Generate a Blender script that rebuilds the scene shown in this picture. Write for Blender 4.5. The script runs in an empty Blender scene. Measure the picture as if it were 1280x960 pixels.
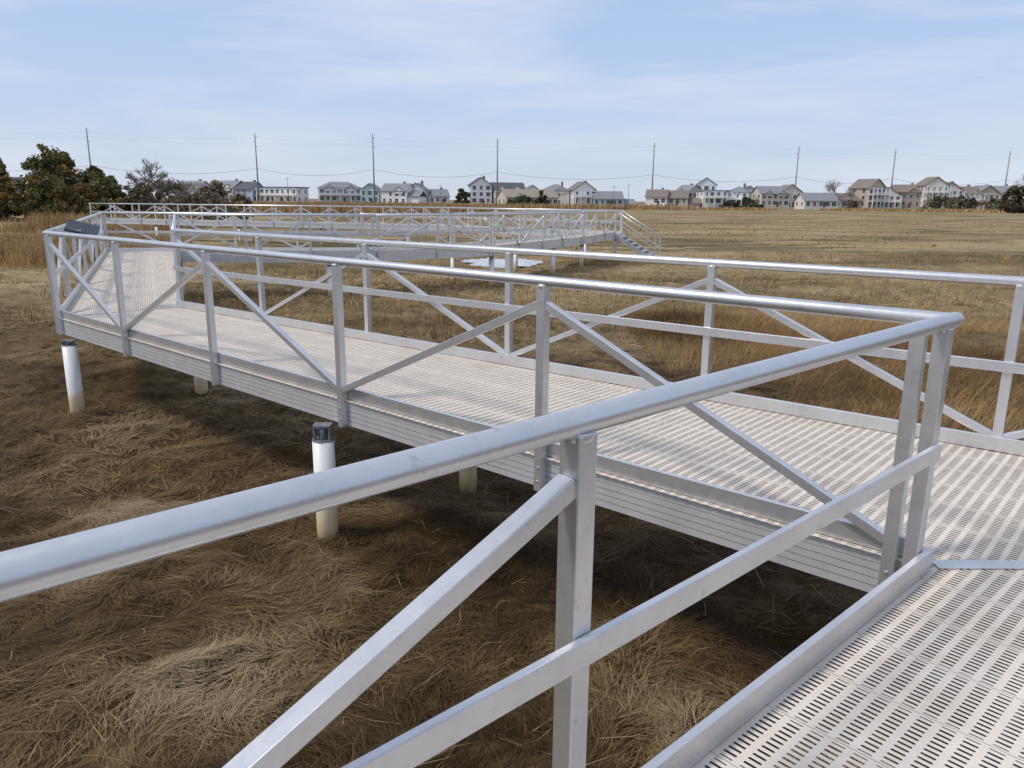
import bpy, math, random
import numpy as np
from mathutils import Vector, Matrix
random.seed(7); rng=np.random.default_rng(7)
scene=bpy.context.scene
GZ=-1.205      # marsh level (deck top is z=0)
# ------------------------------------------------------------------ materials
def newmat(name):
    m=bpy.data.materials.new(name); m.use_nodes=True
    nt=m.node_tree; b=nt.nodes['Principled BSDF']; return m,nt,b
def N(nt,t,**kw):
    n=nt.nodes.new(t)
    for k,v in kw.items(): setattr(n,k,v)
    return n
def ramp(nt,stops):
    r=nt.nodes.new('ShaderNodeValToRGB'); e=r.color_ramp.elements
    while len(e)<len(stops): e.new(0.5)
    for i,(p,c) in enumerate(stops):
        e[i].position=p; e[i].color=(c[0],c[1],c[2],1)
    return r
def noisy(name,c1,c2,scale=5,rough=.7,metal=0,detail=6):
    m,nt,b=newmat(name)
    tc=N(nt,'ShaderNodeTexCoord'); src=tc.outputs['Object']
    n=N(nt,'ShaderNodeTexNoise'); n.inputs['Scale'].default_value=scale; n.inputs['Detail'].default_value=detail
    nt.links.new(src,n.inputs['Vector'])
    r=ramp(nt,[(.3,c1),(.7,c2)]); nt.links.new(n.outputs['Fac'],r.inputs['Fac'])
    nt.links.new(r.outputs['Color'],b.inputs['Base Color'])
    b.inputs['Roughness'].default_value=rough; b.inputs['Metallic'].default_value=metal
    return m
def aluminium(name='aluminium',k=1.0,metal=.76):
    m,nt,b=newmat(name)
    tc=N(nt,'ShaderNodeTexCoord')
    n=N(nt,'ShaderNodeTexNoise'); n.inputs['Scale'].default_value=5; n.inputs['Detail'].default_value=10; n.inputs['Roughness'].default_value=.7
    nt.links.new(tc.outputs['Object'],n.inputs['Vector'])
    r=ramp(nt,[(.3,(.61*k,.62*k,.63*k)),(.5,(.69*k,.695*k,.705*k)),(.72,(.75*k,.755*k,.765*k))]); nt.links.new(n.outputs['Fac'],r.inputs['Fac'])
    n3=N(nt,'ShaderNodeTexNoise'); n3.inputs['Scale'].default_value=22; n3.inputs['Detail'].default_value=9; n3.inputs['Roughness'].default_value=.8
    nt.links.new(tc.outputs['Object'],n3.inputs['Vector'])
    sc=ramp(nt,[(.58,(1,1,1)),(.70,(.74,.73,.71))]); nt.links.new(n3.outputs['Fac'],sc.inputs['Fac'])
    mm=N(nt,'ShaderNodeMix',data_type='RGBA',blend_type='MULTIPLY'); mm.inputs['Factor'].default_value=1; nt.links.new(r.outputs['Color'],mm.inputs['A']); nt.links.new(sc.outputs['Color'],mm.inputs['B'])
    nt.links.new(mm.outputs['Result'],b.inputs['Base Color'])
    mr=N(nt,'ShaderNodeMapRange'); mr.inputs['From Min'].default_value=.3; mr.inputs['From Max'].default_value=.7; mr.inputs['To Min'].default_value=.28; mr.inputs['To Max'].default_value=.44
    nt.links.new(n3.outputs['Fac'],mr.inputs['Value']); nt.links.new(mr.outputs['Result'],b.inputs['Roughness'])
    b.inputs['Metallic'].default_value=metal
    return m
M_AL=aluminium()
M_FAS=aluminium('fascia_aluminium',1.10,.50); M_GROOVE=noisy('fascia_groove',(.24,.25,.27),(.34,.35,.37),9,.6,.3)
M_STEEL=noisy('galvanised_bracket',(.13,.15,.17),(.32,.35,.38),20,.5,.5)
def grating(name,swap):
    m,nt,b=newmat(name)
    uv=N(nt,'ShaderNodeUVMap'); sp=N(nt,'ShaderNodeSeparateXYZ'); nt.links.new(uv.outputs['UV'],sp.inputs[0])
    U,V=(sp.outputs['X'],sp.outputs['Y'])
    if swap: U,V=V,U
    def mth(op,a,bv=None,c=None):
        n=N(nt,'ShaderNodeMath',operation=op)
        for i,x in enumerate((a,bv,c)):
            if x is None: continue
            if isinstance(x,(int,float)): n.inputs[i].default_value=x
            else: nt.links.new(x,n.inputs[i])
        return n.outputs[0]
    def slot(coord,pitch,w):
        f=mth('FRACT',mth('DIVIDE',coord,pitch)); d=mth('ABSOLUTE',mth('SUBTRACT',f,.5))
        return mth('MULTIPLY',mth('SUBTRACT',d,w/pitch/2),pitch)
    a=slot(U,.064,.033); c=slot(V,.0240,.0003)
    am=mth('MAXIMUM',a,0.0); cm=mth('MAXIMUM',c,0.0)
    d=mth('SQRT',mth('ADD',mth('MULTIPLY',am,am),mth('MULTIPLY',cm,cm)))
    hole=mth('LESS_THAN',d,.0044)
    band=mth('GREATER_THAN',mth('ABSOLUTE',mth('SUBTRACT',mth('FRACT',mth('DIVIDE',V,.312)),.5)),.462)
    hole=mth('MULTIPLY',hole,mth('SUBTRACT',1.0,band))
    seam=mth('LESS_THAN',mth('ABSOLUTE',mth('SUBTRACT',mth('FRACT',mth('ADD',mth('DIVIDE',V,.312),.5)),.5)),.005)
    alpha=mth('SUBTRACT',1.0,hole)
    tc=N(nt,'ShaderNodeTexCoord')
    n=N(nt,'ShaderNodeTexNoise'); n.inputs['Scale'].default_value=2.5; n.inputs['Detail'].default_value=9; n.inputs['Roughness'].default_value=.75
    nt.links.new(tc.outputs['Object'],n.inputs['Vector'])
    r=ramp(nt,[(.3,(.63,.54,.45)),(.5,(.74,.66,.57)),(.72,(.80,.735,.65))]); nt.links.new(n.outputs['Fac'],r.inputs['Fac'])
    mx=N(nt,'ShaderNodeMix',data_type='RGBA'); nt.links.new(seam,mx.inputs['Factor'])
    nt.links.new(r.outputs['Color'],mx.inputs['A']); mx.inputs['B'].default_value=(.28,.24,.2,1)
    nt.links.new(mx.outputs['Result'],b.inputs['Base Color'])
    nt.links.new(alpha,b.inputs['Alpha']); b.inputs['Roughness'].default_value=.7; b.inputs['Specular IOR Level'].default_value=.2
    sm=mth('SMOOTH_MIN',d,.008,.002)
    bp=N(nt,'ShaderNodeBump'); bp.inputs['Distance'].default_value=1.0; bp.inputs['Strength'].default_value=.25
    nt.links.new(sm,bp.inputs['Height']); nt.links.new(bp.outputs['Normal'],b.inputs['Normal'])
    return m
M_GR_ALONG=grating('slotted_decking_along',False)
M_GR_ACROSS=grating('slotted_decking_across',True)
def pilemat():
    m,nt,b=newmat('pvc_pile_sleeve')
    tc=N(nt,'ShaderNodeTexCoord'); sp=N(nt,'ShaderNodeSeparateXYZ'); nt.links.new(tc.outputs['Object'],sp.inputs[0])
    n=N(nt,'ShaderNodeTexNoise'); n.inputs['Scale'].default_value=8; nt.links.new(tc.outputs['Object'],n.inputs['Vector'])
    ad=N(nt,'ShaderNodeMath',operation='MULTIPLY_ADD'); nt.links.new(n.outputs['Fac'],ad.inputs[0]); ad.inputs[1].default_value=.25
    nt.links.new(sp.outputs['Z'],ad.inputs[2])
    r=ramp(nt,[(0,(.22,.15,.07)),(.35,(.64,.52,.32)),(.5,(.70,.60,.42)),(.56,(.80,.79,.76)),(1,(.84,.84,.83))])
    mr=N(nt,'ShaderNodeMapRange'); mr.inputs['From Min'].default_value=GZ-.0; mr.inputs['From Max'].default_value=GZ+.85
    nt.links.new(ad.outputs[0],mr.inputs['Value']); nt.links.new(mr.outputs['Result'],r.inputs['Fac'])
    nt.links.new(r.outputs['Color'],b.inputs['Base Color']); b.inputs['Roughness'].default_value=.4
    return m
M_PILE=pilemat()
def attrmat(name,rough=.8):
    m,nt,b=newmat(name)
    a=N(nt,'ShaderNodeAttribute',attribute_name='Col'); nt.links.new(a.outputs['Color'],b.inputs['Base Color'])
    b.inputs['Roughness'].default_value=rough
    b.inputs['Specular IOR Level'].default_value=.15
    return m
M_GRASS=attrmat('dry_marsh_grass_blades',.7); M_LEAF=attrmat('foliage',.7)
M_BARK=noisy('bark',(.05,.04,.03),(.13,.11,.09),3,.9)
# ------------------------------------------------------------------ mesh helpers
class MB:
    def __init__(s): s.v=[];s.f=[];s.m=[];s.sm=[];s.uv={}
    def box(s,p0,p1,w,h,mi=0,up=Vector((0,0,1))):
        p0=Vector(p0);p1=Vector(p1);d=(p1-p0).normalized()
        if abs(d.dot(up))>.99: up=Vector((0,1,0))
        side=d.cross(up).normalized(); u2=side.cross(d).normalized()
        b=len(s.v)
        for p in (p0,p1):
            for a,c in ((-1,-1),(1,-1),(1,1),(-1,1)):
                s.v.append(p+side*(a*w/2)+u2*(c*h/2))
        for f in ((0,1,2,3),(7,6,5,4),(0,4,5,1),(1,5,6,2),(2,6,7,3),(3,7,4,0)):
            s.f.append([b+i for i in f]); s.m.append(mi); s.sm.append(False)
    def post(s,x,y,z0,z1,w,dirx,mi=0):
        d=Vector((dirx[0],dirx[1],0)).normalized()
        s.box((x,y,z0),(x,y,z1),w,w,mi,up=d)
    def cyl(s,p0,p1,r,seg=16,mi=0,r1=None,cap=True,smooth=True):
        p0=Vector(p0);p1=Vector(p1);d=(p1-p0).normalized(); r1=r if r1 is None else r1
        up=Vector((0,0,1)) if abs(d.z)<.95 else Vector((0,1,0))
        a=d.cross(up).normalized(); c=a.cross(d).normalized(); b=len(s.v)
        for p,rr in ((p0,r),(p1,r1)):
            for i in range(seg):
                t=2*math.pi*i/seg; s.v.append(p+a*(rr*math.cos(t))+c*(rr*math.sin(t)))
        for i in range(seg):
            j=(i+1)%seg; s.f.append([b+i,b+j,b+seg+j,b+seg+i]); s.m.append(mi); s.sm.append(smooth)
        if cap:
            s.f.append([b+i for i in range(seg)][::-1]); s.f.append([b+seg+i for i in range(seg)])
            s.m+= [mi,mi]; s.sm+=[False,False]
    def sph(s,c,r,mi=0,seg=16,rings=8):
        c=Vector(c); b=len(s.v)
        for i in range(rings+1):
            th=math.pi*i/rings
            for j in range(seg):
                ph=2*math.pi*j/seg
                s.v.append(c+Vector((math.sin(th)*math.cos(ph),math.sin(th)*math.sin(ph),math.cos(th)))*r)
        for i in range(rings):
            for j in range(seg):
                k=(j+1)%seg
                s.f.append([b+i*seg+j,b+(i+1)*seg+j,b+(i+1)*seg+k,b+i*seg+k]); s.m.append(mi); s.sm.append(True)
    def quad(s,pts,mi=0,uv=None):
        b=len(s.v); s.v+= [Vector(p) for p in pts]; s.f.append([b+i for i in range(len(pts))]); s.m.append(mi); s.sm.append(False)
        if uv: s.uv[len(s.f)-1]=uv
    def obj(s,name,mats,parent=None,bevel=0):
        me=bpy.data.meshes.new(name); me.from_pydata([tuple(v) for v in s.v],[],s.f)
        for m in mats: me.materials.append(m)
        me.polygons.foreach_set('material_index',s.m); me.polygons.foreach_set('use_smooth',s.sm)
        if s.uv:
            l=me.uv_layers.new(name='UVMap')
            for fi,uv in s.uv.items():
                for k,li in enumerate(me.polygons[fi].loop_indices): l.data[li].uv=uv[k]
        me.update(); o=bpy.data.objects.new(name,me); scene.collection.objects.link(o)
        if parent: o.parent=parent
        if bevel:
            md=o.modifiers.new('bevel','BEVEL'); md.width=bevel; md.segments=2; md.limit_method='ANGLE'; md.angle_limit=math.radians(50)
        return o
def empty(name,loc=(0,0,0)):
    o=bpy.data.objects.new(name,None); o.location=loc; scene.collection.objects.link(o); o.empty_display_size=.3; return o
def V2(p,z=0): return Vector((p[0],p[1],z))
# ------------------------------------------------------------------ noise / terrain
def h2(i,j,s): 
    v=np.sin(i*127.1+j*311.7+s*74.7)*43758.5453; return v-np.floor(v)
def vn(x,y,s=0):
    xi=np.floor(x);yi=np.floor(y);fx=x-xi;fy=y-yi;fx=fx*fx*(3-2*fx);fy=fy*fy*(3-2*fy)
    return (h2(xi,yi,s)*(1-fx)+h2(xi+1,yi,s)*fx)*(1-fy)+(h2(xi,yi+1,s)*(1-fx)+h2(xi+1,yi+1,s)*fx)*fy
def fbm(x,y,s=0,o=4):
    r=0;a=.5;t=0
    x,y=x*.8+y*.6,y*.8-x*.6
    for k in range(o): r=r+a*vn(x*2**k+13.7*k,y*2**k-7.3*k,s+k); t+=a; a*=.5
    return r/t
def pool(x,y):
    return np.exp(-(((x+.5)/2.2)**2+((y-36)/3.2)**2)**2)
def height(x,y):
    h=(fbm(x*.9,y*.9,3,4)-.5)*.26+(fbm(x*4,y*4,9,3)-.5)*.15
    fall=np.clip(1.2-np.abs(y)/120,0.15,1)
    return GZ+h*fall-.22*pool(x,y)
def axis(lo,n0,n1,step,hi,g):
    a=list(np.arange(n0,n1,step)); d=step; x=a[-1]
    while x<hi: d*=g; x+=d; a.append(x)
    d=step; x=a[0]
    while x>lo: d*=g; x-=d; a.insert(0,x)
    return np.array(a)
ax=axis(-3500,-9,7,.06,3500,1.09); ay=axis(-300,0,14,.06,5000,1.06)
X,Y=np.meshgrid(ax,ay); Z=height(X,Y); nx=len(ax);ny=len(ay)
me=bpy.data.meshes.new('marsh_ground')
co=np.stack([X,Y,Z],-1).reshape(-1,3); idx=np.arange(nx*ny).reshape(ny,nx)
q=np.stack([idx[:-1,:-1],idx[:-1,1:],idx[1:,1:],idx[1:,:-1]],-1).reshape(-1)
me.vertices.add(len(co)); me.vertices.foreach_set('co',co.ravel().astype(np.float32))
me.loops.add(len(q)); me.loops.foreach_set('vertex_index',q.astype(np.int32))
me.polygons.add(len(q)//4); me.polygons.foreach_set('loop_start',np.arange(0,len(q),4,dtype=np.int32))
me.polygons.foreach_set('use_smooth',np.ones(len(q)//4,bool)); me.update(calc_edges=True)
gr=bpy.data.objects.new('marsh_ground',me); scene.collection.objects.link(gr)
def groundmat():
    m,nt,b=newmat('marsh_turf'); L=nt.links.new
    tc=N(nt,'ShaderNodeTexCoord')
    def noise(scale,stretch=(1,1,1),det=8,rough=.65,dist=0,rot=0):
        mp=N(nt,'ShaderNodeMapping'); mp.inputs['Scale'].default_value=stretch; mp.inputs['Rotation'].default_value=(0,0,rot); L(tc.outputs['Object'],mp.inputs['Vector'])
        n=N(nt,'ShaderNodeTexNoise'); n.inputs['Scale'].default_value=scale; n.inputs['Detail'].default_value=det
        n.inputs['Roughness'].default_value=rough; n.inputs['Distortion'].default_value=dist; L(mp.outputs['Vector'],n.inputs['Vector']); return n
    n1=noise(1.6,dist=1.8,det=10,rough=.75); near=ramp(nt,[(.3,(.034,.021,.009)),(.48,(.095,.060,.026)),(.60,(.165,.108,.050)),(.72,(.24,.165,.083))]); L(n1.outputs['Fac'],near.inputs['Fac'])
    n2=noise(.07,(.75,1.9,1),12,.72,.8,.25); far=ramp(nt,[(.32,(.11,.092,.045)),(.42,(.19,.145,.07)),(.48,(.30,.222,.115)),(.57,(.43,.325,.18)),(.64,(.37,.27,.145)),(.74,(.20,.155,.078))]); L(n2.outputs['Fac'],far.inputs['Fac'])
    n3=noise(1.6,(1,1.3,1),10,.8); fm=N(nt,'ShaderNodeMapRange'); fm.inputs['From Min'].default_value=.3; fm.inputs['From Max'].default_value=.7; fm.inputs['To Min'].default_value=.5; fm.inputs['To Max'].default_value=1.3; L(n3.outputs['Fac'],fm.inputs['Value'])
    mul=N(nt,'ShaderNodeVectorMath',operation='SCALE'); L(far.outputs['Color'],mul.inputs[0]); L(fm.outputs['Result'],mul.inputs['Scale'])
    sp=N(nt,'ShaderNodeSeparateXYZ'); L(tc.outputs['Object'],sp.inputs[0])
    mr=N(nt,'ShaderNodeMapRange'); mr.inputs['From Min'].default_value=8; mr.inputs['From Max'].default_value=24; L(sp.outputs['Y'],mr.inputs['Value'])
    mx=N(nt,'ShaderNodeMix',data_type='RGBA'); L(mr.outputs['Result'],mx.inputs['Factor']); L(near.outputs['Color'],mx.inputs['A']); L(mul.outputs[0],mx.inputs['B'])
    w=noise(.022,(.5,1.7,1),5,.55,1.6,.1); ab=N(nt,'ShaderNodeMath',operation='SUBTRACT'); L(w.outputs['Fac'],ab.inputs[0]); ab.inputs[1].default_value=.5
    a2=N(nt,'ShaderNodeMath',operation='ABSOLUTE'); L(ab.outputs[0],a2.inputs[0])
    cr=N(nt,'ShaderNodeMapRange'); cr.inputs['From Min'].default_value=.006; cr.inputs['From Max'].default_value=.02; cr.inputs['To Min'].default_value=.7; cr.inputs['To Max'].default_value=0; L(a2.outputs[0],cr.inputs['Value'])
    m3=N(nt,'ShaderNodeMapRange'); m3.inputs['From Min'].default_value=28; m3.inputs['From Max'].default_value=45; L(sp.outputs['Y'],m3.inputs['Value'])
    m4=N(nt,'ShaderNodeMath',operation='MULTIPLY'); L(cr.outputs['Result'],m4.inputs[0]); L(m3.outputs['Result'],m4.inputs[1])
    m5=N(nt,'ShaderNodeMix',data_type='RGBA'); L(m4.outputs[0],m5.inputs['Factor']); L(mx.outputs['Result'],m5.inputs['A']); m5.inputs['B'].default_value=(.08,.078,.04,1)
    L(m5.outputs['Result'],b.inputs['Base Color']); b.inputs['Roughness'].default_value=.95; b.inputs['Specular IOR Level'].default_value=.1
    nb=noise(24,(1,.3,1),7,.75,1.5); bp=N(nt,'ShaderNodeBump'); bp.inputs['Strength'].default_value=.9; bp.inputs['Distance'].default_value=.04
    L(nb.outputs['Fac'],bp.inputs['Height']); L(bp.outputs['Normal'],b.inputs['Normal'])
    return m
me.materials.append(groundmat())
mw,nt,b=newmat('shallow_water'); b.inputs['Base Color'].default_value=(.66,.69,.72,1); b.inputs['Roughness'].default_value=.22; b.inputs['Specular IOR Level'].default_value=.7
mb=MB(); pts=[]
for i in range(90):
    t=2*math.pi*i/90; r=1+.2*math.sin(3*t+.5)+.12*math.sin(7*t)+.06*math.sin(13*t)+.03*math.sin(29*t)
    pts.append((-.5+1.9*r*math.cos(t),36+2.9*r*math.sin(t),GZ-.10))
mb.quad(pts); mb.obj('water_pool',[mw])
# ------------------------------------------------------------------ blades
def blades(name,x,y,L,w,tilt,droop,ang,col,mat=M_GRASS,zoff=0,facecam=False,basek=.8):
    n=len(x); z=height(x,y)+zoff
    p=np.stack([x,y,z],-1); d=np.stack([np.cos(ang),np.sin(ang)],-1)
    s=np.stack([-np.sin(ang),np.cos(ang),np.zeros(n)],-1)*(w/2)[:,None]
    if facecam: s=np.stack([np.cos(ang*.3),np.sin(ang*.3),np.zeros(n)],-1)*(w/2)[:,None]
    def adv(p,l,t,dv): return p+np.concatenate([dv*(l*np.cos(t))[:,None],(l*np.sin(t))[:,None]],-1)
    a2=ang+rng.normal(0,.35,n); d2=np.stack([np.cos(a2),np.sin(a2)],-1)
    m=adv(p,L*.5,tilt,d); t=adv(m,L*.5,tilt-droop,d2)
    co=np.stack([p-s,p+s,m+s*.8,m-s*.8,t],1).reshape(-1,3)
    b=(np.arange(n)*5)[:,None]
    lo=(b+np.array([0,1,2,3,3,2,4])[None]).ravel().astype(np.int32)
    ls=(np.arange(n)[:,None]*7+np.array([0,4])[None]).ravel().astype(np.int32)
    me=bpy.data.meshes.new(name); me.vertices.add(n*5); me.vertices.foreach_set('co',co.ravel().astype(np.float32))
    me.loops.add(len(lo)); me.loops.foreach_set('vertex_index',lo); me.polygons.add(len(ls)); me.polygons.foreach_set('loop_start',ls)
    me.update(calc_edges=True)
    ca=me.color_attributes.new('Col','FLOAT_COLOR','POINT')
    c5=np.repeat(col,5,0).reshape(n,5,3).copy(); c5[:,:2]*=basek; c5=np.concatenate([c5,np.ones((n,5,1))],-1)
    ca.data.foreach_set('color',c5.ravel().astype(np.float32)); me.materials.append(mat)
    o=bpy.data.objects.new(name,me); scene.collection.objects.link(o); return o
PAL=np.array([(.055,.034,.014),(.108,.068,.029),(.165,.107,.047),(.22,.148,.070),(.29,.205,.105),(.37,.28,.165)])
def pal(n,x,y,bias=0,s=5,sc=.5,amp=2.1,jit=.15):
    t=(fbm(x*sc,y*sc,s,3)-.5)*amp+.42+rng.normal(0,jit,n)+bias; t=np.clip(t,0,1)*(len(PAL)-1.001)
    i=t.astype(int); f=(t-i)[:,None]; return (PAL[i]*(1-f)+PAL[np.minimum(i+1,5)]*f)*rng.uniform(.78,1.22,(n,1))
def scatter(n,x0,x1,y0,y1): return rng.uniform(x0,x1,n),rng.uniform(y0,y1,n)
def swirl(x,y,sc=.9): return (fbm(x*sc,y*sc,21,4)-.5)*20
def inview(x,y,k=.76,pad=1.1): return np.abs(x)<y*k+pad
def matted(name,n,x0,x1,y0,y1,Lr,wr,bias=0,sc=.5):
    x,y=scatter(n,x0,x1,y0,y1); k=inview(x,y)&(fbm(x*2.1,y*2.1,61,3)+rng.uniform(-.28,.28,n)>.34); x,y=x[k],y[k]; n=len(x)
    a=swirl(x,y)+rng.normal(0,.5,n)
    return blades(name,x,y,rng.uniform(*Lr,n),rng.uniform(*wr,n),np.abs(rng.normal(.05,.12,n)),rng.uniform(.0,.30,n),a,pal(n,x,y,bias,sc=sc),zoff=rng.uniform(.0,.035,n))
matted('matted_marsh_grass',230000,-5.3,3.2,.4,6.5,(.09,.26),(.0022,.0046),-.03,1.0)
matted('matted_marsh_grass',130000,-11,9,6.5,14,(.12,.32),(.004,.009),.0,.7)
matted('matted_marsh_grass',70000,-32,32,14,40,(.2,.45),(.012,.03),.12,.3)
x,y=scatter(3000,-8,6,.6,10); k=inview(x,y); x,y=x[k],y[k]; n=len(x)
blades('loose_straw_stalks',x,y,rng.uniform(.12,.42,n),rng.uniform(.0025,.005,n),np.abs(rng.normal(.08,.12,n)),rng.uniform(0,.3,n),swirl(x,y)+rng.normal(0,1.0,n),np.array([(.39,.29,.165)])*rng.uniform(.5,1.25,(n,1)),zoff=.03)
def standing(name,n,x0,x1,y0,y1,Lr,wr,thr,bias,sc=.25,seed=31):
    x,y=scatter(n,x0,x1,y0,y1); k=inview(x,y)&(fbm(x*sc,y*sc,seed,3)+rng.normal(0,.03,n)>thr)&(pool(x,y)<.05); x,y=x[k],y[k]; n=len(x)
    a=rng.uniform(0,2*math.pi,n)
    c=pal(n,x,y,bias)*np.array([1.15,1.02,.84])*1.18
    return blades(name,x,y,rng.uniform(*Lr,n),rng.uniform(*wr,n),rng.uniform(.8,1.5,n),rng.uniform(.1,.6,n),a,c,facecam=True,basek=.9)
standing('standing_marsh_grass',45000,2.5,12,8.5,19,(.2,.46),(.004,.009),.46,.30)
standing('standing_marsh_grass',45000,-22,32,15,42,(.12,.32),(.012,.028),.48,.30)
standing('standing_marsh_grass',30000,-110,120,42,130,(.10,.22),(.06,.13),.52,.36,.06)
def reeds(name,n,x0,x1,y0,y1,Lr,wr,bias,thr=.0,sc=.05):
    x,y=scatter(n,x0,x1,y0,y1); k=fbm(x*sc,y*sc,77,3)>thr; x,y=x[k],y[k]; n=len(x)
    c=pal(n,x,y,bias,amp=1.0)*np.array([1.3,1.16,.98])*1.2
    hh=.7+.6*fbm(x*.15,y*.15,88,2)
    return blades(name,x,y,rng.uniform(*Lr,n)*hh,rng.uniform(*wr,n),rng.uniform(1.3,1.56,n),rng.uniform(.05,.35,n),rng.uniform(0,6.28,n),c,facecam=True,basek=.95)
reeds('reed_bed',20000,-75,-28,58,84,(.7,1.5),(.04,.09),.38,.42)
reeds('reed_bed',12000,-34,-17,30,42,(.5,1.1),(.02,.05),.36,.45)
reeds('reed_bed',18000,-150,0,130,200,(1.0,2.0),(.12,.3),.35,.35)
reeds('reed_bed',9000,-240,60,250,320,(1.0,2.0),(.3,.6),.34,.3,.02)
reeds('reed_bed',9000,60,330,260,325,(.6,1.2),(.3,.6),.36,.4,.02)
# ------------------------------------------------------------------ boardwalk geometry
Lp=[(-1.49,.06),(1.76,3.06),(-5.90,9.85),(-11.7,22.3),(-4.6,23.5),(-2.0,25.8),(1.3,32.3),(3.3,37.5),(-5,44.5),(-28,52)]
W=1.66
def offs(P,i,w):
    p=Vector(P[i]); 
    def nrm(a,b): d=(Vector(b)-Vector(a)).normalized(); return Vector((d.y,-d.x))
    if i==0: return p+nrm(P[0],P[1])*w
    if i==len(P)-1: return p+nrm(P[-2],P[-1])*w
    n1=nrm(P[i-1],P[i]); n2=nrm(P[i],P[i+1]); m=(n1+n2).normalized(); return p+m*(w/m.dot(n1))
Rp=[tuple(offs(Lp,i,W)) for i in range(len(Lp))]
Rp[1]=(4.68,3.42); Rp[2]=(-4.75,10.95); Rp[3]=(-9.1,21.1)
a1=(Vector(Lp[1])-Vector(Lp[0])).normalized()
Lp[0]=tuple(Vector(Lp[1])-a1*4.40); Rp[0]=tuple(Vector(Rp[1])-a1*6.9)
D1=Vector(Rp[1])-a1*.50
bw=empty('boardwalk')
deck=MB(); fas=MB(); joist=MB()
for i in range(len(Lp)-1):
    l0,l1,r0,r1=[Vector(p) for p in (Lp[i],Lp[i+1],Rp[i],Rp[i+1])]
    d=(l1-l0).normalized(); n=Vector((d.y,-d.x))
    def uv(p): q=p-l0; return (q.dot(d)+20+.04,q.dot(n)+20+.03)
    poly=[l0,r0,r1,l1]
    if i==0: poly=[l0,r0,D1,l1]
    if i==1: poly=[l0,D1,r0,r1,l1]
    deck.quad([V2(p,0) for p in poly],1 if i==0 else 0,[uv(p) for p in poly])
    for (p,q_,sgn) in ((l0,l1,1),(r0,r1,-1)):
        dd=(q_-p).normalized(); nn=Vector((dd.y,-dd.x))*sgn
        off=nn*.048
        fas.box(V2(p+off,-.108),V2(q_+off,-.108),.018,.20,1)
        for k,(z,hh) in enumerate(((-.030,.048),(-.074,.033),(-.112,.033),(-.150,.033),(-.190,.036))):
            o2=nn*.035
            fas.box(V2(p+o2,z),V2(q_+o2,z),.012,hh)
    ln=(l1-l0).length; 
    for t in (.33,.67):
        joist.box(V2(l0.lerp(r0,t),-.12),V2(l1.lerp(r1,t),-.12),.05,.14)
    nc=max(2,int(ln/.9))
    for k in range(nc+1):
        t=k/nc; pa=l0.lerp(l1,t); pb=r0.lerp(r1,t); pa,pb=pa.lerp(pb,.04),pb.lerp(pa,.04)
        joist.box(V2(pa,-.065),V2(pb,-.065),.045,.085)
deck.obj('decking',[M_GR_ALONG,M_GR_ACROSS],bw)
fas.obj('fascia',[M_FAS,M_GROOVE],bw); joist.obj('joists',[M_GROOVE],bw)
pl=MB()
for i in range(1,len(Lp)-1):
    A=Vector(Lp[i]); B=D1 if i==1 else Vector(Rp[i])
    pl.box(V2(A.lerp(B,.03),.006),V2(B.lerp(A,.03),.006),.075,.006)
pl.obj('mitre_plates',[M_AL],bw,.001)
def railrun(mb,p,q,side,nb,inset,start,mid=True,braces=None,near=False,toe=True,ext0=0,ext1=0):
    p=Vector(p);q=Vector(q);d=(q-p).normalized();n=Vector((d.y,-d.x))*side; ln=(q-p).length
    seg=32 if near else 10
    mb.cyl(V2(p-d*ext0,1.07),V2(q+d*ext1,1.07),.0305,seg)
    for c in (p-d*ext0,q+d*ext1): mb.sph(V2(c,1.07),.0305,0,seg,12 if near else 6)
    ts=[inset+(ln-2*inset)*k/nb for k in range(nb+1)]
    P=[p+d*t for t in ts]
    for c in P:
        mb.post(c.x,c.y,-.215,1.046,.058,(d.x,d.y))
        if near:
            mb.cyl(V2(c,1.030),V2(c,1.050),.034,14)
            for zz in (-.06,-.15):
                o=-n*.029; mb.cyl(V2(c+o,zz),V2(c+o-n*.006,zz),.009,8)
    for k in range(nb):
        if braces and not braces[k]: continue
        top0=(k%2==0)==(start=='top')
        za,zb=(.935,.085) if top0 else (.085,.935)
        mb.box(V2(P[k]+d*.026,za),V2(P[k+1]-d*.026,zb),.046,.046)
    if mid: mb.box(V2(P[0]+n*.042,.545),V2(P[-1]+n*.042,.545),.022,.066)
    if toe: mb.box(V2(p+n*.046,.052),V2(q+n*.046,.052),.028,.092)
def rail(name,*a,**k):
    mb=MB(); near=k.get('near',False); railrun(mb,*a,**k); return mb.obj(name,[M_AL],None,.003 if near else 0)
rail('metal_railing',Lp[0],Lp[1],1,2,.07,'bottom',braces=[1,0],near=True,ext1=.045)
rail('metal_railing',Lp[1],Lp[2],1,5,.11,'bottom',mid=False,near=True)
rail('metal_railing',Rp[0],Rp[1],-1,3,.07,'bottom',near=True)
rail('metal_railing',Rp[1],Rp[2],-1,6,.03,'top',near=True)
for i in range(2,len(Lp)-1):
    for P,sd in ((Lp,1),(Rp,-1)):
        a=Vector(P[i]);c=Vector(P[i+1])
        if sd==-1 and i==6: c=c-(c-a).normalized()*1.35
        ln=(c-a).length; rail('metal_railing',a,c,sd,max(2,round(ln/1.95)),.08,'top' if i%2 else 'bottom')
e=Vector(Rp[7]); dd=(Vector(Rp[7])-Vector(Rp[6])).normalized(); nn=Vector((dd.y,-dd.x))
st=empty('access_stairs'); sb=MB(); mid=e-dd*.70
ns=7; run=.27; rise=1.1/ns
for k in range(ns):
    c=mid+nn*(run*(k+.5)); z=-rise*(k+1)
    sb.box(V2(c-dd*.55,z+.02),V2(c+dd*.55,z+.02),.27,.04)
sb.obj('treads',[M_AL],st); sb=MB()
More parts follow.
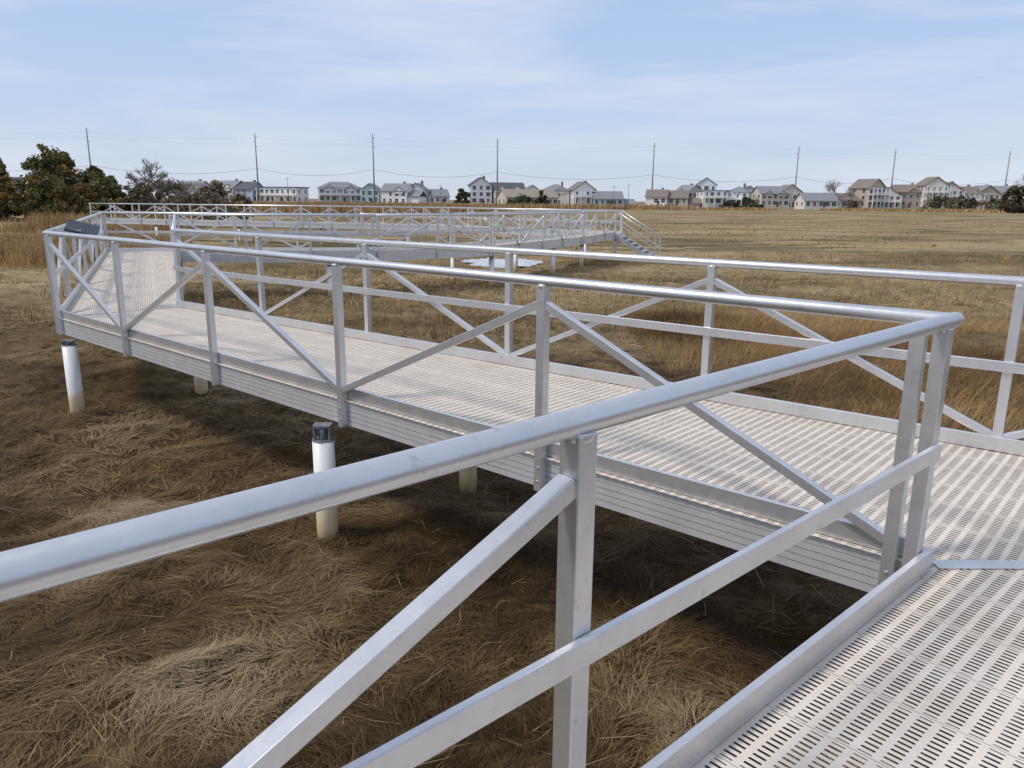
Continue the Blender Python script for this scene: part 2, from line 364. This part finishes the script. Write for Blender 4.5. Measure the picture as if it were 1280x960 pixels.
for s in (-.6,.6):
    a=mid+dd*s; b_=a+nn*(ns*run)
    sb.box(V2(a,-.10),V2(b_,-1.2),.05,.2)
    sb.cyl(V2(a,1.05),V2(b_+nn*.1,-.15),.028,10); sb.box(V2(a,.55),V2(b_,-.62),.03,.05)
    sb.post(a.x,a.y,-.2,1.05,.055,nn); sb.post(b_.x,b_.y,-1.3,-.12,.055,nn)
sb.obj('stair_rails',[M_AL],st)
# interpretive sign: slanted panel bracketed off the left rail
sg=empty('information_sign'); mb=MB()
d3=(Vector(Lp[3])-Vector(Lp[2])).normalized(); n3=Vector((d3.y,-d3.x)); c=Vector(Lp[2])+d3*.75+n3*.36
upv=Vector((-d3.x*.34+n3.x*.25,-d3.y*.34+n3.y*.25,1)).normalized()
mb.box(V2(c-n3*.18,1.15),V2(c+n3*.20,1.05),.40,.03,up=upv)
mb.obj('panel',[noisy('sign_panel',(.02,.03,.035),(.05,.06,.07),6,.45)],sg,.004)
mb=MB()
for t in (-.14,.14): mb.box(V2(c+d3*t-n3*.36,1.05),V2(c+d3*t,1.075),.03,.03)
mb.obj('brackets',[M_AL],sg)
def piling(x,y,r=.086,top=-.34):
    mb=MB(); mb.cyl((x,y,GZ-.5),(x,y,top),r,24,0); mb.cyl((x,y,top-.005),(x,y,top+.002),r+.003,24,1)
    mb.cyl((x,y,top+.002),(x,y,-.225),r*.42,12,1); mb.box((x-.07,y,-.225),(x+.07,y,-.225),.11,.018,1)
    for sx in (-1,1):
        mb.box((x+sx*r*.7,y-.02,top),(x+sx*r*.7,y-.02,-.22),.016,.05,1)
    mb.obj('support_piling',[M_PILE,M_STEEL])
piling(-1.50,5.85); piling(-5.52,9.42,top=-.275)
for p in ((-.42,7.05),(-4.35,10.45),(3.3,4.2),(-9.0,16.5),(-7.0,16.1),
          (-11.2,22.2),(-9.2,21.4),(-5.2,21.95),(-5.5,23.2),(-.7,25.2),(-2.0,25.9),(1.5,29.3),(0.1,30.2),(4.9,37.6),(3.5,37.6),(2.9,33.0),
          (-1,41),(0,42.5),(-6,44.7),(-5.6,46.3),(-11.5,46.8),(-11,48.3),(-17,48.6),(-16.6,50),(-23,50.5),(-22.5,52)):
    piling(*p)
# ------------------------------------------------------------------ utility poles + wires
M_POLE=noisy('weathered_pole',(.20,.20,.21),(.30,.30,.31),2,.8)
poles=[(-164,309),(-106,329),(-57.5,327),(-7.1,343),(63,361),(133,375),(184,387),(243,393)]
for k,(x,y) in enumerate(poles):
    mb=MB(); mb.cyl((x,y,GZ),(x,y,27),.36,10,0,.2)
    for z,s in ((25.4,1),(23.6,-1),(21.8,1)):
        mb.cyl((x,y,z),(x+s*.9,y,z+.25),.10,6)
    mb.obj('utility_pole',[M_POLE])
M_WIRE=noisy('power_cable',(.08,.08,.09),(.12,.12,.13),2,.6)
mb=MB(); ext=[(-228,295)]+poles+[(305,400)]
for k in range(len(ext)-1):
    (xa,ya),(xb,yb)=ext[k],ext[k+1]
    for z,sx,sag,r in ((25.6,.7,1.3,.010),(23.8,-.7,1.3,.010),(13.2,0,2.6,.05)):
        prev=None
        for j in range(13):
            t=j/12; p=Vector((xa+(xb-xa)*t+sx,ya+(yb-ya)*t,z-4*sag*t*(1-t)))
            if prev: mb.cyl(prev,p,r,4,cap=False)
            prev=p
mb.obj('power_lines',[M_WIRE])
for x,y,h in ((43,340,8),(50,345,9),(-94,330,10),(86,350,8),(-32,345,8)):
    mb=MB(); mb.cyl((x,y,GZ),(x,y,h),.14,8,0,.09); mb.box((x-.8,y,h-.7),(x+.8,y,h-.7),.12,.12); mb.obj('utility_pole',[M_POLE])
# ------------------------------------------------------------------ houses
def plain(name,c,rough=.7): return noisy(name,tuple(v*.9 for v in c),c,1.5,rough)
HM={k:plain('wall_'+k,c) for k,c in dict(white=(.84,.84,.83),grey=(.55,.57,.60),teal=(.42,.66,.66),tan=(.50,.43,.34),beige=(.64,.58,.48),blue=(.42,.52,.64),cream=(.74,.70,.61),taupe=(.36,.32,.28)).items()}
RM={k:plain('roof_'+k,c,.85) for k,c in dict(dark=(.11,.11,.12),grey=(.25,.26,.28),brown=(.23,.19,.16),tan=(.35,.30,.24)).items()}
M_TRIM=plain('white_trim',(.83,.83,.83)); mg,nt,b=newmat('window_glass'); b.inputs['Base Color'].default_value=(.04,.05,.06,1); b.inputs['Roughness'].default_value=.15
M_DOOR=plain('door_paint',(.12,.10,.09))
def house(x,y,w,st,wall,roof,kind='gable',d=10,porch=False,wing=0):
    e=empty('house',(x,y,GZ)); rr=random.Random(int(x*7+y)); sh=rr.uniform(2.6,3.2); h=rr.uniform(.4,1.6)+st*sh
    def mk(mb,nm,mats): return mb.obj(nm,mats,e)
    mb=MB(); mb.box((-w/2,0,h/2),(w/2,0,h/2),d,h)
    if wing: 
        hw=h-sh*.9; mb.box((w/2*wing,0,hw/2),((w/2+5.5)*wing,0,hw/2),d*.8,hw)
    if kind=='gable_front':
        rh=w*.34
        mb.quad([(-w/2,-d/2,h),(w/2,-d/2,h),(0,-d/2,h+rh)]); mb.quad([(w/2,d/2,h),(-w/2,d/2,h),(0,d/2,h+rh)])
    if kind=='gable':
        rh=d*.3
        for s in (-1,1): mb.quad([(s*w/2,-d/2,h),(s*w/2,d/2,h),(s*w/2,0,h+rh)])
    mk(mb,'walls',[HM[wall]])
    mb=MB(); o=.5
    def slab(pts,t=.25):
        pts=[Vector(p) for p in pts]; up=Vector((0,0,t)); b=[p+up for p in pts]
        mb.quad(pts); mb.quad(b)
        for i in range(len(pts)): j=(i+1)%len(pts); mb.quad([pts[i],pts[j],b[j],b[i]])
    if kind=='gable_front':
        for s in (-1,1): slab([(s*(w/2+o),-d/2-o,h-o*.64+.02),(s*(w/2+o),d/2+o,h-o*.64+.02),(0,d/2+o,h+rh+.02),(0,-d/2-o,h+rh+.02)])
    elif kind=='gable':
        for s in (-1,1): slab([(-w/2-o,s*(d/2+o),h-o*.6+.02),(w/2+o,s*(d/2+o),h-o*.6+.02),(w/2+o,0,h+rh+.02),(-w/2-o,0,h+rh+.02)])
    elif kind=='hip':
        rh=d*.26; k=min(w,d)/2
        slab([(-w/2-o,-d/2-o,h),(w/2+o,-d/2-o,h),(w/2-k,0,h+rh),(-w/2+k,0,h+rh)],.2); slab([(-w/2-o,d/2+o,h),(w/2+o,d/2+o,h),(w/2-k,0,h+rh),(-w/2+k,0,h+rh)],.2)
        for s in (-1,1): slab([(s*(w/2+o),-d/2-o,h),(s*(w/2+o),d/2+o,h),(s*(w/2-k),0,h+rh)],.2)
    else: mb.box((-w/2-o,0,h+.2),(w/2+o,0,h+.2),d+2*o,.4)
    if wing:
        a,c=sorted((w/2*wing,(w/2+6)*wing)); hw=h-sh*.9
        for s in (-1,1): slab([(a,s*(d*.4+.5),hw),(c,s*(d*.4+.5),hw),(c,0,hw+d*.24),(a,0,hw+d*.24)])
    mk(mb,'roof',[RM[roof]])
    if kind in('gable','hip') and w>9 and st>1:
        gd=MB(); rf=MB()
        for t in ((-.25,.25) if w>12 else (.2,)):
            cx=t*w; g=2.0; zt=h+g*.8; yf=-d/2-.25
            gd.quad([(cx-g,yf,h-1.2),(cx+g,yf,h-1.2),(cx+g,yf,h),(cx,yf,zt),(cx-g,yf,h)])
            gd.box((cx-g,yf+.6,h-.6),(cx+g,yf+.6,h-.6),1.0,1.2)
            for s in (-1,1): rf.quad([(cx+s*(g+.35),yf-.3,h-.28),(cx,yf-.3,zt+.12),(cx,-d*.05,zt+.12),(cx+s*(g+.35),-d/2+.3,h-.28)])
        mk(gd,'gables',[HM[wall]]); mk(rf,'gable_roofs',[RM[roof]])
    gw=MB(); tr=MB(); nwin=max(2,int(w/2.5))
    for s in range(st):
        for k in range(nwin):
            if rr.random()<.1: continue
            cx=-w/2+w*(k+.5)/nwin; cz=h-(st-s)*sh+1.5; ww=rr.choice([1.0,1.3,1.8]); yy=-d/2
            tr.box((cx-ww/2-.12,yy-.02,cz),(cx+ww/2+.12,yy-.02,cz),.10,1.75)
            gw.box((cx-ww/2,yy-.06,cz),(cx+ww/2,yy-.06,cz),.10,1.5)
            tr.box((cx-ww/2,yy-.12,cz),(cx+ww/2,yy-.12,cz),.04,.08)
        for sx in (-1,1):
            for k in range(2):
                cy=-d/4+k*d/2; cz=h-(st-s)*sh+1.5
                gw.box((sx*(w/2+.03),cy-.5,cz),(sx*(w/2+.03),cy+.5,cz),.08,1.4)
    mk(gw,'windows',[mg]); 
    tr.box((-w/2,-d/2-.04,h-.12),(w/2,-d/2-.04,h-.12),.08,.24)
    for sx in (-1,1): tr.box((sx*w/2,-d/2,0),(sx*w/2,-d/2,h-.3),.22,.22)
    mk(tr,'trim',[M_TRIM])
    mb=MB(); mb.box((w*.1-.5,-d/2-.05,1.9),(w*.1+.5,-d/2-.05,1.9),.12,2.1); mk(mb,'door',[M_DOOR])
    if porch:
        mb=MB()
        for s in range(1,max(2,st)):
            z=h-(st-s)*sh; mb.box((-w/2,-d/2-1.1,z),(w/2,-d/2-1.1,z),2.2,.28)
            mb.box((-w/2,-d/2-2.15,z+1.0),(w/2,-d/2-2.15,z+1.0),.10,.12)
            k=-w/2
            while k<=w/2: mb.box((k,-d/2-2.15,z+.14),(k,-d/2-2.15,z+.94),.08,.08); k+=.5
        for k in range(5):
            xx=-w/2+.15+(w-.3)*k/4; mb.box((xx,-d/2-2.3,0),(xx,-d/2-2.3,h-.05),.28,.28)
        mk(mb,'porch',[M_TRIM])
    if kind!='flat' and rr.random()<.5:
        mb=MB(); mb.box((w*.22,1,h),(w*.22,1,h+d*.3+1.0),.9,.9); mk(mb,'chimney',[RM['brown']])
    e.rotation_euler=(0,0,rr.uniform(-.5,.5)); return e
HS=[(-141,350,12,2,'grey','grey','gable',0,0),(-127,356,13,2,'white','grey','gable',0,1),(-117,352,8,2,'blue','dark','gable',0,0),
 (-101.5,350,18.5,2,'white','dark','flat',1,0),(-77,350,18,2,'grey','grey','hip',1,0),(-63,352,8,2,'teal','grey','gable_front',0,0),
 (-51,350,12,2,'white','grey','gable',0,1),(-43,356,8,2,'white','grey','gable_front',0,0),(-34,360,7,1,'white','grey','gable',0,0),
 (-15,350,9,3,'white','dark','gable_front',0,0),(-3,352,14,2,'white','dark','gable',1,0),(6,338,24,1,'beige','tan','gable',0,0),
 (19,356,12,2,'cream','grey','hip',0,0),(30,352,10,2,'white','brown','gable_front',1,0),(41,350,13,1,'teal','grey','gable',0,1),(8,362,9,2,'white','grey','gable_front',0,0),
 (64,352,9,1,'white','brown','gable',0,0),(72,352,11,1,'tan','brown','gable',0,1),(80,362,9,2,'beige','grey','gable_front',0,0),(90,350,16,2,'white','grey','flat',1,0),(99,348,9,2,'white','grey','hip',1,0),
 (88,364,9,3,'white','grey','gable_front',0,0),(107,362,10,2,'cream','brown','gable_front',0,0),(114,352,13,2,'beige','grey','gable',0,0),(128,335,14,1,'cream','grey','gable',0,0),(123,356,10,2,'cream','brown','gable_front',0,0),
 (149,352,12,1,'tan','brown','gable',0,0),(157,352,11,3,'tan','brown','gable_front',1,0),(166,354,10,2,'cream','brown','gable_front',1,0),(175,354,11,2,'taupe','brown','gable',0,0),(184,350,10,3,'cream','brown','gable_front',1,0),
 (192,352,10,3,'beige','brown','gable_front',1,0),(200,352,10,2,'cream','brown','gable',1,0),(209,354,10,2,'tan','grey','gable_front',0,0),(219,358,12,2,'beige','grey','gable',0,0),(-225,345,18,2,'grey','dark','gable',0,0)]
for (x,y,w,s,wa,ro,k,po,wi) in HS: house(x,y,w,s,wa,ro,k,porch=bool(po),wing=wi)
# ------------------------------------------------------------------ trees
def leaves(name,P,sz,col,parent):
    n=len(P); u=rng.normal(size=(n,3)); u/=np.linalg.norm(u,axis=1)[:,None]; v=rng.normal(size=(n,3)); v=np.cross(u,v); v/=np.linalg.norm(v,axis=1)[:,None]
    s=sz[:,None]; co=np.stack([P-u*s,P+v*s*.6,P+u*s,P-v*s*.6],1).reshape(-1,3)
    lo=np.arange(n*4,dtype=np.int32); me=bpy.data.meshes.new(name); me.vertices.add(n*4); me.vertices.foreach_set('co',co.ravel().astype(np.float32))
    me.loops.add(n*4); me.loops.foreach_set('vertex_index',lo); me.polygons.add(n); me.polygons.foreach_set('loop_start',np.arange(0,n*4,4,dtype=np.int32)); me.update(calc_edges=True)
    ca=me.color_attributes.new('Col','FLOAT_COLOR','POINT'); c=np.concatenate([np.repeat(col,4,0),np.ones((n*4,1))],-1)
    ca.data.foreach_set('color',c.ravel().astype(np.float32)); me.materials.append(M_LEAF)
    o=bpy.data.objects.new(name,me); scene.collection.objects.link(o); o.parent=parent; return o
def tree(name,x,y,h,w,cols,nclump=45,per=150,ls=.16,low=.12,rag=1.12):
    e=empty(name,(x,y,GZ)); mb=MB(); P=[];C=[];S=[]
    mb.cyl((0,0,-.2),(0,0,h*.8),h*.03,8,0,h*.008)
    for k in range(nclump):
        t=low+(1-low)*random.random()**.85; a=random.random()*6.283
        prof=math.sin(min(1,(1.05-t)/.75)*math.pi/2)**.8*(.55+.45*min(1,t/.3))
        r=w/2*prof*random.uniform(.4,rag); c=np.array([math.cos(a)*r,math.sin(a)*r,h*t*random.uniform(.88,1.04)])
        mb.cyl((0,0,max(.2,c[2]-r*.5)),tuple(c),h*.009,5,0,h*.002,cap=False)
        n=int(per*random.uniform(.5,1.4)); R=w*random.uniform(.05,.14)
        q=rng.normal(size=(n,3)); q/=np.linalg.norm(q,axis=1)[:,None]; q*=(R*rng.uniform(.2,1.25,n)**.6)[:,None]; q[:,2]*=.75
        P.append(c+q); base=np.array(random.choice(cols))*random.uniform(.6,1.35); C.append(base*rng.uniform(.7,1.3,(n,1))); S.append(rng.uniform(ls*.6,ls*1.4,n))
    mb.obj('trunk',[M_BARK],e); leaves('crown',np.concatenate(P),np.concatenate(S),np.concatenate(C),e); return e
CED=[(.13,.14,.052),(.165,.155,.058),(.23,.155,.055),(.28,.17,.055),(.10,.11,.046),(.19,.16,.06),(.15,.155,.055)]
BRN=[(.21,.165,.105),(.16,.14,.085),(.13,.135,.07),(.25,.20,.13)]
GRN=[(.06,.08,.04),(.08,.10,.045),(.10,.11,.06)]
M_TWIG=noisy('twigs',(.24,.19,.16),(.36,.30,.26),1,.9)
def baretree(name,x,y,h,spread=.55,depth=6,r=None):
    e=empty(name,(x,y,GZ)); mb=MB()
    def br(p,d,l,r,k):
        q=p+d*l; mb.cyl(p,q,r,5 if k>3 else 3,0,r*.7,cap=False)
        if k==0: return
        for i in range(3 if k>1 else 2):
            dd=(d+Vector((random.gauss(0,spread),random.gauss(0,spread),random.gauss(.05,spread*.6)))).normalized()
            br(p+d*l*random.uniform(.6,1),dd,l*random.uniform(.62,.85),max(r*.62,.02),k-1)
    br(Vector((0,0,-.2)),Vector((random.uniform(-.1,.1),0,1)).normalized(),h*.26,r or h*.028,depth)
    mb.obj('branches',[M_TWIG],e)
for (x,y,h,w) in ((-60,92,6.8,7.5),(-56,96,8.4,7.4),(-52.8,92,7.0,6.4),(-50,95,6.0,6),(-47.5,92,4.6,4.8),(-64,95,6.2,7),(-57,86,5.0,6),(-51,87,4.6,5.5),(-62,88,5.4,6),(-48.5,88,3.8,5)):
    tree('cedar_tree',x,y,h,w,CED,72,105,.18,.02,1.25)
for (x,y,h,w) in ((-45,96,4.4,4.4),(-43,92,3.8,3.8),(-41,97,4.3,3.8),(-35,90,3.8,3.4),(-33,95,3.2,3.0),(-38,95,3.3,3),(-31.5,84,4.3,3.6),(-48,99,4,4),(-39,90,2.6,3)):
    tree('shrub',x,y,h,w,BRN,36,60,.15,.03,1.25)
baretree('bare_tree',-45,98,9.0,.42,7); baretree('bare_tree',-42.5,99,7.6,.42,7); baretree('bare_tree',-31.3,85,5.4,.45,6); baretree('bare_tree',-36.5,94,5.6,.45,6); baretree('bare_tree',-39.5,96,6.0,.45,6)
tree('evergreen_tree',-23,345,7,9,GRN,26,70,.55); tree('evergreen_tree',12,335,6.5,5,GRN,26,70,.5); tree('shrub',3,325,4,12,GRN,26,70,.45,.02)
tree('shrub',100,335,4.5,10,GRN,22,70,.45,.02); tree('shrub',143,335,4,6,BRN,22,70,.45,.02); tree('shrub',93,340,3,8,GRN,20,60,.45,.02)
baretree('bare_tree',140,345,15,.5,7,.4); baretree('bare_tree',88,372,9,.5,5,.3)
for (x,y,h,w) in ((158,250,8,9),(165,252,10,10),(172,256,11,11),(180,260,10,12),(190,262,10,12)):
    tree('evergreen_tree',x,y,h,w,[(.06,.07,.04),(.10,.095,.055),(.15,.12,.08)],34,80,.45,.05)
baretree('bare_tree',164,250,16,.5,7,.35)
for (x,y,h,w) in ((178,330,5,16),(205,330,5,16),(192,335,6,12)): tree('shrub',x,y,h,w,BRN+GRN,26,70,.45,.02)
# ------------------------------------------------------------------ world / light / camera
wd=bpy.data.worlds.new('World'); scene.world=wd; wd.use_nodes=True; nt=wd.node_tree; L=nt.links.new
bg=nt.nodes['Background']; bg.inputs['Strength'].default_value=.110
sun_dir=Vector((-.60,-.18,.76)).normalized()
sky=N(nt,'ShaderNodeTexSky',sky_type='NISHITA'); sky.sun_disc=False; sky.sun_elevation=math.asin(sun_dir.z); sky.sun_rotation=math.atan2(sun_dir.x,sun_dir.y)%(2*math.pi)
sky.dust_density=1.5
tc=N(nt,'ShaderNodeTexCoord'); sp=N(nt,'ShaderNodeSeparateXYZ'); L(tc.outputs['Generated'],sp.inputs[0])
haze=ramp(nt,[(0,(6.1,6.7,7.7)),(.04,(5.4,6.4,7.9)),(.10,(4.9,6.1,8.2)),(.2,(4.2,5.6,8.2)),(.5,(4.1,5.0,7.0)),(1,(4.0,4.8,6.6))])
L(sp.outputs['Z'],haze.inputs['Fac'])
mx=N(nt,'ShaderNodeMix',data_type='RGBA'); mx.inputs['Factor'].default_value=.88; L(sky.outputs['Color'],mx.inputs['A']); L(haze.outputs['Color'],mx.inputs['B'])
mp=N(nt,'ShaderNodeMapping'); mp.inputs['Scale'].default_value=(1.3,1.3,8); mp.inputs['Rotation'].default_value=(.06,.05,.9); L(tc.outputs['Generated'],mp.inputs['Vector'])
cn=N(nt,'ShaderNodeTexNoise'); cn.inputs['Scale'].default_value=2.2; cn.inputs['Detail'].default_value=9; cn.inputs['Roughness'].default_value=.58; cn.inputs['Distortion'].default_value=.3; L(mp.outputs['Vector'],cn.inputs['Vector'])
cr=ramp(nt,[(.40,(0,0,0)),(.74,(.7,.7,.7))]); L(cn.outputs['Fac'],cr.inputs['Fac'])
m2=N(nt,'ShaderNodeMix',data_type='RGBA'); L(cr.outputs['Color'],m2.inputs['Factor']); L(mx.outputs['Result'],m2.inputs['A']); m2.inputs['B'].default_value=(6.9,7.3,8.2,1)
L(m2.outputs['Result'],bg.inputs['Color'])
sl=bpy.data.lights.new('sun','SUN'); sl.energy=2.3; sl.angle=math.radians(10); sl.color=(1,.93,.83)
so=bpy.data.objects.new('sun',sl); scene.collection.objects.link(so); so.rotation_euler=sun_dir.to_track_quat('Z','Y').to_euler()
cam=bpy.data.cameras.new('camera'); co_=bpy.data.objects.new('camera',cam); scene.collection.objects.link(co_)
cam.sensor_width=36; cam.lens=27.03; cam.clip_start=.05; cam.clip_end=9000
co_.matrix_world=Matrix.Translation((0,0,1.525))@Matrix.Rotation(math.radians(90-13.46),4,'X')@Matrix.Rotation(math.radians(.5),4,'Z')
scene.camera=co_
scene.view_settings.view_transform='Standard'; scene.view_settings.look='None'; scene.view_settings.exposure=0
